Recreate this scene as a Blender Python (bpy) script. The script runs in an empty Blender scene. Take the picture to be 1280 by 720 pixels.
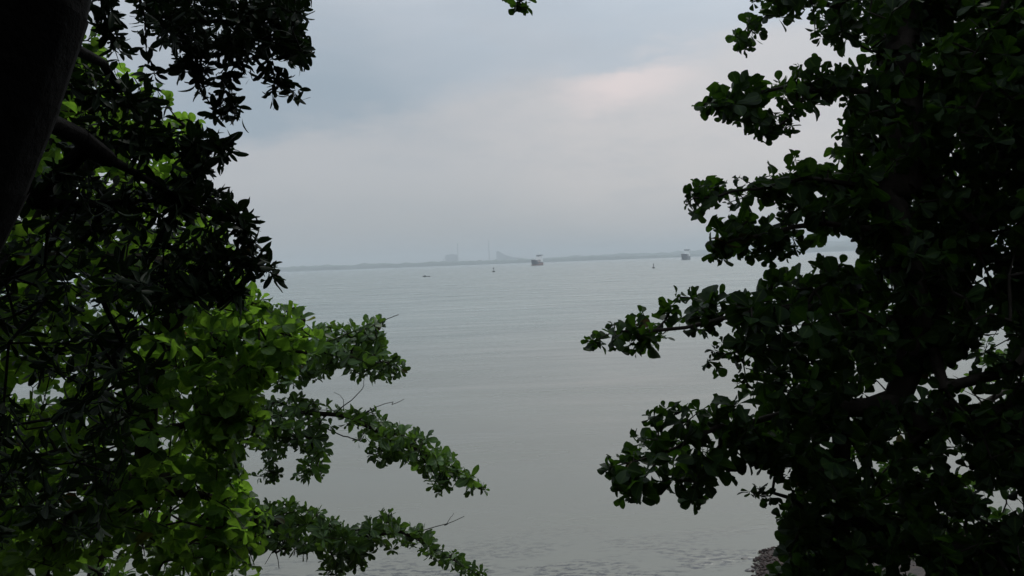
import bpy, math, random
import numpy as np
from mathutils import Vector

R = math.radians
random.seed(7)
rng = np.random.default_rng(7)
sc = bpy.context.scene
col = sc.collection

# ------------------------------------------------------------------ camera
H = 15.0                      # eye height above the sea, on a wooded slope
F = 1065.0                    # focal length in pixels of a 1280 px wide frame
PITCH = math.atan(32.5 / F)   # looking slightly down
ROLL = math.atan(0.037)       # the horizon climbs to the right
fw = np.array([0, math.cos(PITCH), -math.sin(PITCH)])
r0 = np.array([1.0, 0, 0]); u0 = np.array([0, math.sin(PITCH), math.cos(PITCH)])
cr = r0 * math.cos(ROLL) - u0 * math.sin(ROLL)
cu = u0 * math.cos(ROLL) + r0 * math.sin(ROLL)
CAM = np.array([0, 0, H])
cd = bpy.data.cameras.new("camera"); cam = bpy.data.objects.new("camera", cd); col.objects.link(cam)
from mathutils import Matrix
m = Matrix(((cr[0], cu[0], -fw[0], 0), (cr[1], cu[1], -fw[1], 0), (cr[2], cu[2], -fw[2], H), (0, 0, 0, 1)))
cam.matrix_world = m
cd.sensor_width = 36.0; cd.lens = 36.0 * F / 1280.0
cd.clip_start = 0.1; cd.clip_end = 80000
sc.camera = cam

def ray(px, py):
    v = fw + cr * ((px - 640) / F) + cu * ((360 - py) / F)
    return v
def P(px, py, d):             # a point of the place, d metres ahead
    return CAM + ray(px, py) * d
def sea(px, py):              # where that line of sight meets the water
    v = ray(px, py); t = -H / v[2]
    return CAM + v * t
def horizon_y(px):
    return 327.5 - 0.037 * (px - 640)
def unit(v):
    v = np.asarray(v, float); return v / np.linalg.norm(v)

# ------------------------------------------------------------------ sky
SUN_EL, SUN_AZ = R(50), R(28)      # azimuth measured from +Y towards +X
w = bpy.data.worlds.new("World"); sc.world = w; w.use_nodes = True
nt = w.node_tree; nt.nodes.clear()
N = nt.nodes.new; L = nt.links.new
out = N('ShaderNodeOutputWorld'); bg = N('ShaderNodeBackground'); L(bg.outputs[0], out.inputs[0])
sky = N('ShaderNodeTexSky'); sky.sky_type = 'NISHITA'; sky.sun_disc = False
sky.sun_elevation = SUN_EL; sky.sun_rotation = SUN_AZ
sky.dust_density = 4.0; sky.air_density = 1.0
tc = N('ShaderNodeTexCoord')
def vm(op, a=None, b=None):
    n = N('ShaderNodeVectorMath'); n.operation = op
    for i, x in enumerate((a, b)):
        if x is None: continue
        if hasattr(x, 'links') or hasattr(x, 'is_output'): L(x, n.inputs[i])
        else: n.inputs[i].default_value = x
    return n
def mt(op, a=None, b=None, c=None, clamp=False):
    n = N('ShaderNodeMath'); n.operation = op; n.use_clamp = clamp
    for i, x in enumerate((a, b, c)):
        if x is None: continue
        if hasattr(x, 'is_output'): L(x, n.inputs[i])
        else: n.inputs[i].default_value = x
    return n.outputs[0]
def mixc(fac, a, b):
    n = N('ShaderNodeMix'); n.data_type = 'RGBA'
    for s, x in ((n.inputs[0], fac), (n.inputs[6], a), (n.inputs[7], b)):
        if hasattr(x, 'is_output'): L(x, s)
        elif isinstance(x, (int, float)): s.default_value = x
        else: s.default_value = (*x, 1)
    return n.outputs[2]
def noise(vec, scale, detail=3, rough=0.5, lo=0.3, hi=0.7):
    n = N('ShaderNodeTexNoise'); n.inputs['Scale'].default_value = scale
    n.inputs['Detail'].default_value = detail; n.inputs['Roughness'].default_value = rough
    L(vec, n.inputs['Vector'])
    r = N('ShaderNodeMapRange'); r.interpolation_type = 'SMOOTHSTEP'
    r.inputs[1].default_value = lo; r.inputs[2].default_value = hi
    L(n.outputs['Fac'], r.inputs[0]); return r.outputs[0]
gen = tc.outputs['Generated']
mp = N('ShaderNodeMapping'); mp.inputs['Scale'].default_value = (1, 1, 3.2); mp.inputs['Rotation'].default_value = (0, R(-8), 0)
L(gen, mp.inputs[0])
wob = N('ShaderNodeTexNoise'); wob.inputs['Scale'].default_value = 4.5; wob.inputs['Detail'].default_value = 7; wob.inputs['Roughness'].default_value = .58; L(mp.outputs[0], wob.inputs['Vector'])
wv = vm('MULTIPLY_ADD', vm('SUBTRACT', wob.outputs['Color'], (0.5, 0.5, 0.5)).outputs[0], (0.16, 0.16, 0.12))
L(gen, wv.inputs[2])
def blob(px, py, r_in, r_out, squash=2.0):      # a cloud standing in one direction of the sky, ragged by noise
    d = unit(ray(px, py))
    s = vm('SUBTRACT', wv.outputs[0], tuple(d)).outputs[0]
    s = vm('MULTIPLY', s, (1, 1, squash)).outputs[0]
    ln = vm('LENGTH', s).outputs['Value']
    r = N('ShaderNodeMapRange'); r.interpolation_type = 'SMOOTHSTEP'
    r.inputs[1].default_value = r_in; r.inputs[2].default_value = r_out
    r.inputs[3].default_value = 1; r.inputs[4].default_value = 0
    L(ln, r.inputs[0]); return r.outputs[0]
sep = N('ShaderNodeSeparateXYZ'); L(vm('NORMALIZE', gen).outputs[0], sep.inputs[0])
el = mt('MAXIMUM', sep.outputs['Z'], 0.0)
# veil of stratus: bluish patches and warmer pale patches
nrm_ = np.cross(unit(ray(400, 178)), unit(ray(800, 84))); nrm_ = unit(nrm_ if nrm_[2] > 0 else -nrm_)
edge = vm('DOT_PRODUCT', wv.outputs[0], tuple(nrm_)).outputs['Value']      # height above the sloping upper rim of the pale cloud bank
def ss(x, lo, hi):
    r = N('ShaderNodeMapRange'); r.interpolation_type = 'SMOOTHSTEP'; r.inputs[1].default_value = lo; r.inputs[2].default_value = hi
    L(x, r.inputs[0]); return r.outputs[0]
up = ss(edge, -.012, .030)
bank = mixc(ss(el, 0.0, .12), (0.400, 0.428, 0.450), (0.492, 0.508, 0.536))
bank = mixc(mt('MULTIPLY', blob(860, 170, 0.06, 0.36, 2.4), 0.80), bank, (0.600, 0.580, 0.585))
high = mixc(noise(mp.outputs[0], 2.6, 4, 0.55, 0.35, 0.68), (0.410, 0.475, 0.545), (0.470, 0.515, 0.570))
high = mixc(mt('MULTIPLY', blob(390, 140, 0.03, 0.24, 1.7), 0.80), high, (0.295, 0.375, 0.450))
base = mixc(up, bank, high)
rim = mt('MULTIPLY', mt('MULTIPLY', ss(edge, -.075, -.015), mt('SUBTRACT', 1.0, ss(edge, -.004, .022))), blob(790, 92, 0.0, 0.10, 1.0))
base = mixc(mt('MULTIPLY', rim, 0.85), base, (0.76, 0.665, 0.655))
base = mixc(mt('MULTIPLY', noise(mp.outputs[0], 6, 6, 0.62, 0.44, 0.66), 0.30), base, (0.40, 0.44, 0.49))
# an overcast sky is about three times as bright overhead as at the horizon, and brighter round the veiled sun
g = mt('MULTIPLY_ADD', mt('SMOOTH_MAX', mt('SUBTRACT', el, 0.28), 0.0, 0.1), 2.6, 1.0)
sd = unit((math.cos(SUN_EL) * math.sin(SUN_AZ), math.cos(SUN_EL) * math.cos(SUN_AZ), math.sin(SUN_EL)))
dd = vm('DOT_PRODUCT', vm('NORMALIZE', gen).outputs[0], tuple(sd)).outputs['Value']
glow = mt('POWER', mt('MAXIMUM', dd, 0.0), 10.0)
g = mt('ADD', g, mt('MULTIPLY', glow, 1.6))
cloud = vm('SCALE', base); L(g, cloud.inputs[3])
blue = vm('SCALE', sky.outputs[0]); blue.inputs[3].default_value = 1.0
# clouds carry radiance in units of the background strength
SKY_STR = 0.1
cl = vm('SCALE', cloud.outputs[0]); cl.inputs[3].default_value = 0.98 / SKY_STR
fin = mixc(0.92, blue.outputs[0], cl.outputs[0])
L(fin, bg.inputs[0]); bg.inputs[1].default_value = SKY_STR

# ------------------------------------------------------------------ sun behind thin cloud
sl = bpy.data.lights.new("sun", 'SUN'); sl.energy = 1.0; sl.angle = R(14); sl.color = (1, 0.95, 0.87)
so = bpy.data.objects.new("sun", sl); col.objects.link(so)
so.rotation_euler = Vector(-Vector(sd)).to_track_quat('-Z', 'Y').to_euler()

sc.view_settings.view_transform = 'Standard'; sc.view_settings.look = 'None'
sc.view_settings.exposure = 0.0; sc.view_settings.gamma = 1.0
sc.cycles.max_bounces = 6; sc.cycles.diffuse_bounces = 3; sc.cycles.glossy_bounces = 2
sc.cycles.transmission_bounces = 3; sc.cycles.volume_bounces = 1; sc.cycles.use_denoising = True
sc.cycles.caustics_reflective = False; sc.cycles.caustics_refractive = False

# ------------------------------------------------------------------ helpers
def put(name, me, mat=None, parent=None):
    o = bpy.data.objects.new(name, me); col.objects.link(o)
    if mat is not None and not len(me.materials): me.materials.append(mat)
    if parent is not None: o.parent = parent
    return o
def empty(name, loc, rz=0):
    o = bpy.data.objects.new(name, None); col.objects.link(o); o.location = loc; o.rotation_euler = (0, 0, rz)
    o.empty_display_size = 0.3; return o
def tag(o, label=None, cat=None, group=None, kind=None):
    if label: o['label'] = label
    if cat: o['category'] = cat
    if group: o['group'] = group
    if kind: o['kind'] = kind
    return o
def mesh_np(name, V, faces, smooth=False, tone=None):
    """faces: list of int arrays (n,k)"""
    me = bpy.data.meshes.new(name)
    V = np.asarray(V, np.float32).reshape(-1, 3)
    loops = np.concatenate([f.reshape(-1) for f in faces]).astype(np.int32)
    tot = np.concatenate([np.full(len(f), f.shape[1]) for f in faces]).astype(np.int32)
    st = np.concatenate([[0], np.cumsum(tot)[:-1]]).astype(np.int32)
    me.vertices.add(len(V)); me.vertices.foreach_set('co', V.ravel())
    me.loops.add(len(loops)); me.loops.foreach_set('vertex_index', loops)
    me.polygons.add(len(tot)); me.polygons.foreach_set('loop_start', st); me.polygons.foreach_set('loop_total', tot)
    if smooth: me.polygons.foreach_set('use_smooth', np.ones(len(tot), bool))
    if tone is not None:
        a = me.attributes.new('tone', 'FLOAT', 'POINT'); a.data.foreach_set('value', np.asarray(tone, np.float32))
    me.update(calc_edges=True); me.validate(); return me
class MB:
    def __init__(s): s.v = []; s.f = []
    def add(s, vs, fs):
        o = len(s.v); s.v += [tuple(map(float, v)) for v in vs]; s.f += [tuple(o + i for i in f) for f in fs]; return s
    def box(s, x0, x1, y0, y1, z0, z1, taper=1.0, rake=0.0):
        cx, cy = (x0 + x1) / 2, (y0 + y1) / 2; a, b = (x1 - x0) / 2, (y1 - y0) / 2
        vs = [(cx + sx * a, cy + sy * b, z0) for sx, sy in ((-1, -1), (1, -1), (1, 1), (-1, 1))]
        vs += [(cx + rake + sx * a * taper, cy + sy * b * taper, z1) for sx, sy in ((-1, -1), (1, -1), (1, 1), (-1, 1))]
        return s.add(vs, [(3, 2, 1, 0), (4, 5, 6, 7), (0, 1, 5, 4), (1, 2, 6, 5), (2, 3, 7, 6), (3, 0, 4, 7)])
    def tube(s, p, q, ra, rb, n=8):
        p, q = np.array(p, float), np.array(q, float); d = unit(q - p)
        a = unit(np.cross(d, (0, 0, 1) if abs(d[2]) < .9 else (1, 0, 0))); b = np.cross(d, a)
        vs = [c + (a * math.cos(t) + b * math.sin(t)) * r for c, r in ((p, ra), (q, rb)) for t in [2 * math.pi * i / n for i in range(n)]]
        return s.add(vs, [tuple((i, (i + 1) % n, n + (i + 1) % n, n + i)) for i in range(n)] + [tuple(range(n))[::-1], tuple(range(n, 2 * n))])
    def lathe(s, prof, n=16):
        vs = [(r * math.cos(2 * math.pi * i / n), r * math.sin(2 * math.pi * i / n), z) for r, z in prof for i in range(n)]
        fs = [(k * n + i, k * n + (i + 1) % n, (k + 1) * n + (i + 1) % n, (k + 1) * n + i) for k in range(len(prof) - 1) for i in range(n)]
        return s.add(vs, fs + [tuple(range(n))[::-1], tuple(range((len(prof) - 1) * n, len(prof) * n))])
    def build(s, name, mat, parent=None, smooth=False):
        me = bpy.data.meshes.new(name); me.from_pydata(s.v, [], s.f)
        if smooth: me.polygons.foreach_set('use_smooth', [True] * len(me.polygons))
        me.update(); return put(name, me, mat, parent)

# ------------------------------------------------------------------ materials
def new_mat(name):
    mm = bpy.data.materials.new(name); mm.use_nodes = True; t = mm.node_tree
    return mm, t, t.nodes['Principled BSDF'], t.nodes['Material Output']
def nn(t, kind, **kw):
    n = t.nodes.new(kind)
    for k, v in kw.items(): setattr(n, k, v)
    return n
def tnoise(t, scale, detail=4, rough=.55, coord='Object', mapping=None):
    c = nn(t, 'ShaderNodeTexCoord'); n = nn(t, 'ShaderNodeTexNoise')
    n.inputs['Scale'].default_value = scale; n.inputs['Detail'].default_value = detail; n.inputs['Roughness'].default_value = rough
    if mapping:
        mpn = nn(t, 'ShaderNodeMapping'); mpn.inputs['Scale'].default_value = mapping[0]; mpn.inputs['Rotation'].default_value = mapping[1]
        t.links.new(c.outputs[coord], mpn.inputs[0]); t.links.new(mpn.outputs[0], n.inputs['Vector'])
    else: t.links.new(c.outputs[coord], n.inputs['Vector'])
    return n.outputs['Fac']
def ramp(t, fac, stops):
    r = nn(t, 'ShaderNodeValToRGB'); e = r.color_ramp.elements
    e[0].position, e[0].color = stops[0][0], (*stops[0][1], 1); e[1].position, e[1].color = stops[-1][0], (*stops[-1][1], 1)
    for p_, c_ in stops[1:-1]:
        x = e.new(p_); x.color = (*c_, 1)
    t.links.new(fac, r.inputs[0]); return r.outputs[0]
def simple(name, a, b, scale, rough=.6, bump=0.0, bscale=None):
    mm, t, p, o = new_mat(name)
    t.links.new(ramp(t, tnoise(t, scale), [(0.3, a), (0.7, b)]), p.inputs['Base Color'])
    p.inputs['Roughness'].default_value = rough
    if bump:
        bn = nn(t, 'ShaderNodeBump'); bn.inputs['Strength'].default_value = 1; bn.inputs['Distance'].default_value = bump
        t.links.new(tnoise(t, bscale or scale * 2, 6, .65), bn.inputs['Height']); t.links.new(bn.outputs[0], p.inputs['Normal'])
    return mm
def leaf_mat(name, dark, light, trans, tw, rough=.42, spec=.35):
    """tone 0..1 per leaf: dark to light; old leaves above .97 turn yellow brown"""
    mm, t, p, o = new_mat(name)
    at = nn(t, 'ShaderNodeAttribute'); at.attribute_name = 'tone'
    c = ramp(t, at.outputs['Fac'], [(0, dark), (.93, light), (.965, light), (.985, (.07, .045, .015))])
    mx = nn(t, 'ShaderNodeMix', data_type='RGBA', blend_type='MULTIPLY'); mx.inputs[0].default_value = .5
    t.links.new(c, mx.inputs[6])
    t.links.new(ramp(t, tnoise(t, 9, 3), [(.3, (.55, .55, .55)), (.7, (1, 1, 1))]), mx.inputs[7])
    rb = nn(t, 'ShaderNodeAttribute'); rb.attribute_name = 'rib'; rbm = nn(t, 'ShaderNodeMapRange'); rbm.inputs[1].default_value = .86; rbm.inputs[2].default_value = .97; t.links.new(rb.outputs['Fac'], rbm.inputs[0])
    mr_ = nn(t, 'ShaderNodeMix', data_type='RGBA'); t.links.new(rbm.outputs[0], mr_.inputs[0]); t.links.new(mx.outputs[2], mr_.inputs[6]); mr_.inputs[7].default_value = (light[0] * 2.2 + .01, light[1] * 1.8 + .01, light[2] * 1.8, 1)
    t.links.new(mr_.outputs[2], p.inputs['Base Color'])
    p.inputs['Roughness'].default_value = rough; p.inputs['Specular IOR Level'].default_value = spec
    tr = nn(t, 'ShaderNodeBsdfTranslucent')
    tc_ = ramp(t, at.outputs['Fac'], [(0, tuple(x * .28 for x in trans)), (.96, trans), (.985, (.16, .09, .02))])
    mt_ = nn(t, 'ShaderNodeMix', data_type='RGBA', blend_type='MULTIPLY'); mt_.inputs[0].default_value = .8; t.links.new(tc_, mt_.inputs[6])
    t.links.new(ramp(t, tnoise(t, 22, 4, .7), [(.32, (.42, .50, .5)), (.6, (1, 1, 1))]), mt_.inputs[7]); t.links.new(mt_.outputs[2], tr.inputs[0])
    ms = nn(t, 'ShaderNodeMixShader'); ms.inputs[0].default_value = tw
    t.links.new(p.outputs[0], ms.inputs[1]); t.links.new(tr.outputs[0], ms.inputs[2]); t.links.new(ms.outputs[0], o.inputs[0])
    return mm
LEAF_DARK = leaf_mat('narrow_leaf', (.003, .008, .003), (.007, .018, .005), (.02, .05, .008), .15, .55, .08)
LEAF_BRIGHT = leaf_mat('young_broad_leaf', (.016, .042, .008), (.050, .120, .014), (.33, .60, .05), .52, .5, .2)
LEAF_FAR = leaf_mat('branch_leaf', (.020, .042, .014), (.060, .125, .028), (.17, .33, .035), .32, .5, .25)
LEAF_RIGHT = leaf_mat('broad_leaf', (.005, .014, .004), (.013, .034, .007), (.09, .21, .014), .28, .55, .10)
BARK = simple('bark', (.018, .015, .012), (.04, .034, .028), 6, .9, .02, 14)
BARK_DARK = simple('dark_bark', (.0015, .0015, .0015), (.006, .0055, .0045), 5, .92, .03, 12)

for b_ in (BARK, BARK_DARK): b_.node_tree.nodes['Principled BSDF'].inputs['Specular IOR Level'].default_value = .08

# ------------------------------------------------------------------ ground, water, far land
def shore_y(x):
    return 27 + 16.1 / (1 + np.exp(-(x - 9.9) / .7)) + 6 * np.clip((x - 14) / 40, 0, 1) - 1.5 * np.sin(x * .23) * (x < 6)
def vnoise(x, y, s, seed=0):
    return np.sin(x * s + 1.3 * np.sin(y * s * .7 + seed) + seed * 2.1) * np.cos(y * s * 1.1 + 1.7 * np.sin(x * s * .6 - seed))
def ground_z(x, y):
    ys = shore_y(x); t = 1 - y / ys
    down = 13.4 * np.sign(t) * np.abs(t) ** 1.35
    up = 13.4 + 0.0 * x + np.where(y < 0, 46 * (1 - np.exp(np.minimum(y + 3, 0) / 22.0)), 0)  # unseen hill behind the camera, steepened to block sky light
    z = np.where(y < 0, up, np.minimum(down, 13.4))
    z = np.where(t < 0, -6 * (1 - np.exp(t * 4)), z)
    amp = .12 + .25 * np.clip(np.hypot(x, y) / 15 - .3, 0, 1)
    return z + amp * (vnoise(x, y, .5, 1) * .6 + vnoise(x, y, 1.3, 2) * .3)* np.clip(np.abs(t) * 6, .25, 1)
def axis(lo, hi, step, far):
    a = np.arange(lo, hi + .01, step); g = 1.35 ** np.arange(1, 24) * step * 2
    ext = np.cumsum(g); ext = ext[ext < far]
    return np.concatenate([(lo - ext)[::-1], a, hi + ext])
gx = axis(-30, 40, .8, 700); gy = np.concatenate([axis(-20, 54, .8, 500)])
gy = gy[gy < 75]
X, Y = np.meshgrid(gx, gy); Z = ground_z(X, Y)
nx, ny = len(gx), len(gy)
i, j = np.meshgrid(np.arange(nx - 1), np.arange(ny - 1)); b = (j * nx + i).ravel()
gm = simple('earth', (.014, .010, .008), (.045, .030, .022), 2.5, .95, .05, 8)
tag(put('ground', mesh_np('ground', np.stack([X, Y, Z], -1), [np.stack([b, b + 1, b + nx + 1, b + nx], -1)], True), gm), kind='structure')

def water_mat():
    mm, t, p, o = new_mat('sea_water')
    ln = t.links.new
    c = ramp(t, tnoise(t, .012, 3, .5, 'Object', ((1, 3.5, 1), (0, 0, R(6)))), [(.36, (.122, .150, .136)), (.64, (.178, .206, .184))])
    ln(c, p.inputs['Base Color'])
    p.inputs['IOR'].default_value = 1.33; p.inputs['Specular IOR Level'].default_value = .5
    rr = nn(t, 'ShaderNodeMapRange'); rr.inputs[1].default_value = .35; rr.inputs[2].default_value = .65; rr.inputs[3].default_value = .16; rr.inputs[4].default_value = .30
    ln(tnoise(t, .03, 4, .6, 'Object', ((1, 4, 1), (0, 0, R(-4)))), rr.inputs[0]); ln(rr.outputs[0], p.inputs['Roughness'])
    # wind ripples: lively in the shallows below the trees, finer and calmer farther out
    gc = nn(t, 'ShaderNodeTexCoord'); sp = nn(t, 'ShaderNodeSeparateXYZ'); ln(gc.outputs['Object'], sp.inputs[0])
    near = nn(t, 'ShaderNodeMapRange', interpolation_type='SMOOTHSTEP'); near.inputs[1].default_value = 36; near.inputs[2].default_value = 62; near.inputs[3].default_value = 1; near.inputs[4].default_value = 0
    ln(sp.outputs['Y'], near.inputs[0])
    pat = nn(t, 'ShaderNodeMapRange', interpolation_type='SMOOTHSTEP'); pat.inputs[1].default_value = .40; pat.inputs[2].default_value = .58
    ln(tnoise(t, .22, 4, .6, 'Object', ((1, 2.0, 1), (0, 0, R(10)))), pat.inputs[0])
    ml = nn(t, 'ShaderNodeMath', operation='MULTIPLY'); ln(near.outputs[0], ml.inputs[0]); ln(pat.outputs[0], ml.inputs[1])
    # dark tree reflections in the near ripples, painted into the base colour as flecks
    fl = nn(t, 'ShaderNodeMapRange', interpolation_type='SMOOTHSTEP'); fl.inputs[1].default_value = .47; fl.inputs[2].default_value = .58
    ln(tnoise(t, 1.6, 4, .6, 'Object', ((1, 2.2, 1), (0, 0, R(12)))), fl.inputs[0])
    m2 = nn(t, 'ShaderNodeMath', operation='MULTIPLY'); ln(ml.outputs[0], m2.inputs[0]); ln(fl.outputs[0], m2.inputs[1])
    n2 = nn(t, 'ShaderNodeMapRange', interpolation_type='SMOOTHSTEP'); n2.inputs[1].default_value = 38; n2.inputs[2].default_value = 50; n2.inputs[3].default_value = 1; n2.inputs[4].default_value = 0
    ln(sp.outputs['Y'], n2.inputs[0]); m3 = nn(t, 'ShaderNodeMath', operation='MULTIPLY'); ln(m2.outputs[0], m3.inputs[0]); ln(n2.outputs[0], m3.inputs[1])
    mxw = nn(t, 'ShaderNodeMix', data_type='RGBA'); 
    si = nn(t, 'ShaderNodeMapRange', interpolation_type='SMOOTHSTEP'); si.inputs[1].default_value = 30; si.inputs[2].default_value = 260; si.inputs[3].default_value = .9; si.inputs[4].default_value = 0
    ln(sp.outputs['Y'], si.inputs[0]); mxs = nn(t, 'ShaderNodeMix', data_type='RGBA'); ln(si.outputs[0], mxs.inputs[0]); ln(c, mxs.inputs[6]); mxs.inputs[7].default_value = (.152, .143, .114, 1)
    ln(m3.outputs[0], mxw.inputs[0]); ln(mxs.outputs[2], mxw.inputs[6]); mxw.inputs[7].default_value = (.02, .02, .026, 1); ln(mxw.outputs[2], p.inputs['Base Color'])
    wp = nn(t, 'ShaderNodeMapRange', interpolation_type='SMOOTHSTEP'); wp.inputs[1].default_value = .38; wp.inputs[2].default_value = .62; wp.inputs[3].default_value = .04; wp.inputs[4].default_value = 1
    ln(tnoise(t, .018, 4, .6, 'Object', ((1, 3.2, 1), (0, 0, R(7)))), wp.inputs[0])
    prev = None
    for sc_, d, mpv, extra in ((.35, .04, ((1, 2.2, 1), (0, 0, R(8))), 0), (1.3, .02, ((1, 2.0, 1), (0, 0, R(-14))), 0), (1.1, .10, ((1, 2.6, 1), (0, 0, R(-8))), 1), (4.5, .012, ((1, 1.6, 1), (0, 0, R(20))), 0)):
        bn = nn(t, 'ShaderNodeBump'); bn.inputs['Strength'].default_value = 1; bn.inputs['Distance'].default_value = d
        ln(tnoise(t, sc_, 3, .55, 'Object', mpv), bn.inputs['Height'])
        ln((ml if extra else wp).outputs[0], bn.inputs['Strength'])
        if prev: ln(prev, bn.inputs['Normal'])
        prev = bn.outputs[0]
    ln(prev, p.inputs['Normal'])
    return mm
WATER_R = 15000
wx = [-WATER_R, WATER_R]; 
me = mesh_np('water', [(-WATER_R, -300, 0), (WATER_R, -300, 0), (WATER_R, WATER_R, 0), (-WATER_R, WATER_R, 0)], [np.array([[0, 1, 2, 3]])])
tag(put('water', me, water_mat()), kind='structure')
me = mesh_np('seabed', [(-WATER_R, -300, -7), (WATER_R, -300, -7), (WATER_R, WATER_R, -7), (-WATER_R, WATER_R, -7)], [np.array([[0, 1, 2, 3]])])

def far_land(name, d, px0, px1, hts, mat, depth=900, seed=1):
    """a long low wooded coast d metres off; hts = [(px, height)]"""
    n = 260; pxs = np.linspace(px0, px1, n); xs = (pxs - 640) / F * d
    h = np.interp(pxs, [a for a, _ in hts], [c for _, c in hts])
    r = np.random.default_rng(seed)
    bumps = np.convolve(r.normal(0, 1, n + 8), np.ones(9) / 9, 'valid') * 7 + r.normal(0, 1.2, n)
    h = np.maximum(h + bumps * np.clip(h / 20, 0, 1), 1)
    V = []
    prof = [(0, -1, 0), (15, .55, .0), (60, .85, 1), (depth * .4, 1.0, 1), (depth, .7, 1), (depth + 60, -.05, 0)]
    for k, (dy, f, _) in enumerate(prof):
        wob_ = 60 * np.sin(xs / 700 + 1)
        zz = h * f * (1 + .12 * r.normal(0, 1, n) * (0 < k < 5)); zz = np.full(n, -2.0) if f <= 0 else zz
        V.append(np.stack([xs, d + dy + wob_, zz], -1))
    V = np.stack(V); m_ = len(prof)
    ii, jj = np.meshgrid(np.arange(n - 1), np.arange(m_ - 1)); b_ = (jj * n + ii).ravel()
    return tag(put(name, mesh_np(name, V, [np.stack([b_, b_ + 1, b_ + n + 1, b_ + n], -1)]), mat), kind='structure')
WOOD = simple('coastal_woodland', (.03, .045, .025), (.06, .075, .045), .01, .95)
DC = 9000
far_land('coast', DC, 120, 1500, [(120, 50), (360, 52), (470, 50), (560, 48), (640, 40), (760, 42), (830, 30), (900, 28), (1000, 55), (1090, 62), (1500, 60)], WOOD)
far_land('hills', 11500, -100, 1700, [(-100, 20), (350, 40), (500, 45), (560, 40), (700, 60), (860, 75), (960, 95), (1060, 130), (1200, 150), (1700, 120)], WOOD, 1500, 4)

# ------------------------------------------------------------------ haze
hv = bpy.data.materials.new('haze'); hv.use_nodes = True; t = hv.node_tree; t.nodes.clear()
o_ = nn(t, 'ShaderNodeOutputMaterial'); pv = nn(t, 'ShaderNodeVolumePrincipled')
pv.inputs['Color'].default_value = (.68, .715, .74, 1); pv.inputs['Density'].default_value = 1.35e-4; pv.inputs['Anisotropy'].default_value = 0.0
t.links.new(pv.outputs[0], o_.inputs['Volume'])
hb = MB().box(-16500, 16500, -1200, 16500, -9, 215).build('haze', hv); tag(hb, kind='stuff')
tag(put('sea_bed', me, gm), kind='structure')

# ------------------------------------------------------------------ power station on the far coast
CONC = simple('pale_concrete', (.20, .20, .20), (.30, .30, .30), .05, .8)
CLAD = simple('grey_cladding', (.09, .10, .11), (.13, .14, .15), .05, .7)
def far_at(px, d, z=0): return ((px - 640) / F * d, d, z)
def chimney(px, top_py, d, label):
    hgt = H + (horizon_y(px) - top_py) / F * d
    e = empty('chimney', far_at(px, d)); tag(e, label, 'chimney', 'power station chimneys on the far coast')
    MB().tube((0, 0, 0), (0, 0, hgt - 8), 8.0, 5.2, 20).build('stack', CONC, e, True)
    MB().lathe([(6.4, hgt - 8), (6.4, hgt - 1), (5.0, hgt), (4.5, hgt - 3)]).build('rim', CLAD, e)
    for k in (.55, .8):
        MB().lathe([(6.0 + 2.2 * (1 - k), hgt * k), (9.5 - 2 * k, hgt * k + .01), (9.5 - 2 * k, hgt * k + 1.6), (6, hgt * k + 1.6)]).build('walkway', CLAD, e)
DP = 12600
chimney(574, 304, DP - 60, 'faint tall chimney beside the hazy boiler house, left of the two')
chimney(613, 301, DP - 40, 'faint slender chimney standing alone left of the sloping coal shed')
def block(px0, px1, top_py, d, dep): 
    x0, x1 = (px0 - 640) / F * d, (px1 - 640) / F * d; h = H + (horizon_y((px0 + px1) / 2) - top_py) / F * d
    return x0, x1, h
x0, x1, h = block(558, 573, 318, DP - 120, 60)
e = empty('power_station', ((x0 + x1) / 2, DP - 120, 0)); tag(e, 'hazy blocky boiler house on the far shore beside the left chimney', 'power station')
a = (x1 - x0) / 2
MB().box(-a, a, 0, 60, 30, h - 14).box(-a * .80, a * .93, 4, 56, h - 14, h - 5).box(-a * .35, a * .45, 8, 50, h - 5, h + 4).build('boiler_house', CLAD, e)
MB().box(-a * 2.2, a * 1.6, -30, 40, 0, 33).build('turbine_hall', CONC, e)
MB().box(-a * 2.0, -a * 1.05, 2, 40, 33, 52).build('annex', CLAD, e)
MB().tube((-a * 1.7, 10, 40), (-a * .9, 20, h - 22), 4, 4).build('conveyor', CLAD, e)
x0, x1, h = block(622, 655, 313.5, DP - 140, 60)
e = empty('coal_shed', (x0, DP - 140, 0)); tag(e, 'hazy steep shed with long sloping roof on the far shore', 'shed')
ln_ = x1 - x0
s_ = MB(); prof = [(0, 0), (0, h), (ln_ * .10, h * .99), (ln_ * .20, h * .84), (ln_ * .36, h * .66), (ln_ * .62, h * .48), (ln_, h * .38), (ln_, 0)]
n_ = len(prof); s_.add([(x, 0, z) for x, z in prof] + [(x, 70, z) for x, z in prof], [tuple(range(n_)), tuple(range(2 * n_ - 1, n_ - 1, -1))] + [(k, n_ + k, n_ + (k + 1) % n_, (k + 1) % n_) for k in range(n_)])
s_.build('shell', CLAD, e)
MB().box(-22, -2, -10, 40, 0, h * .30).build('transfer_tower', CONC, e)

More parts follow.
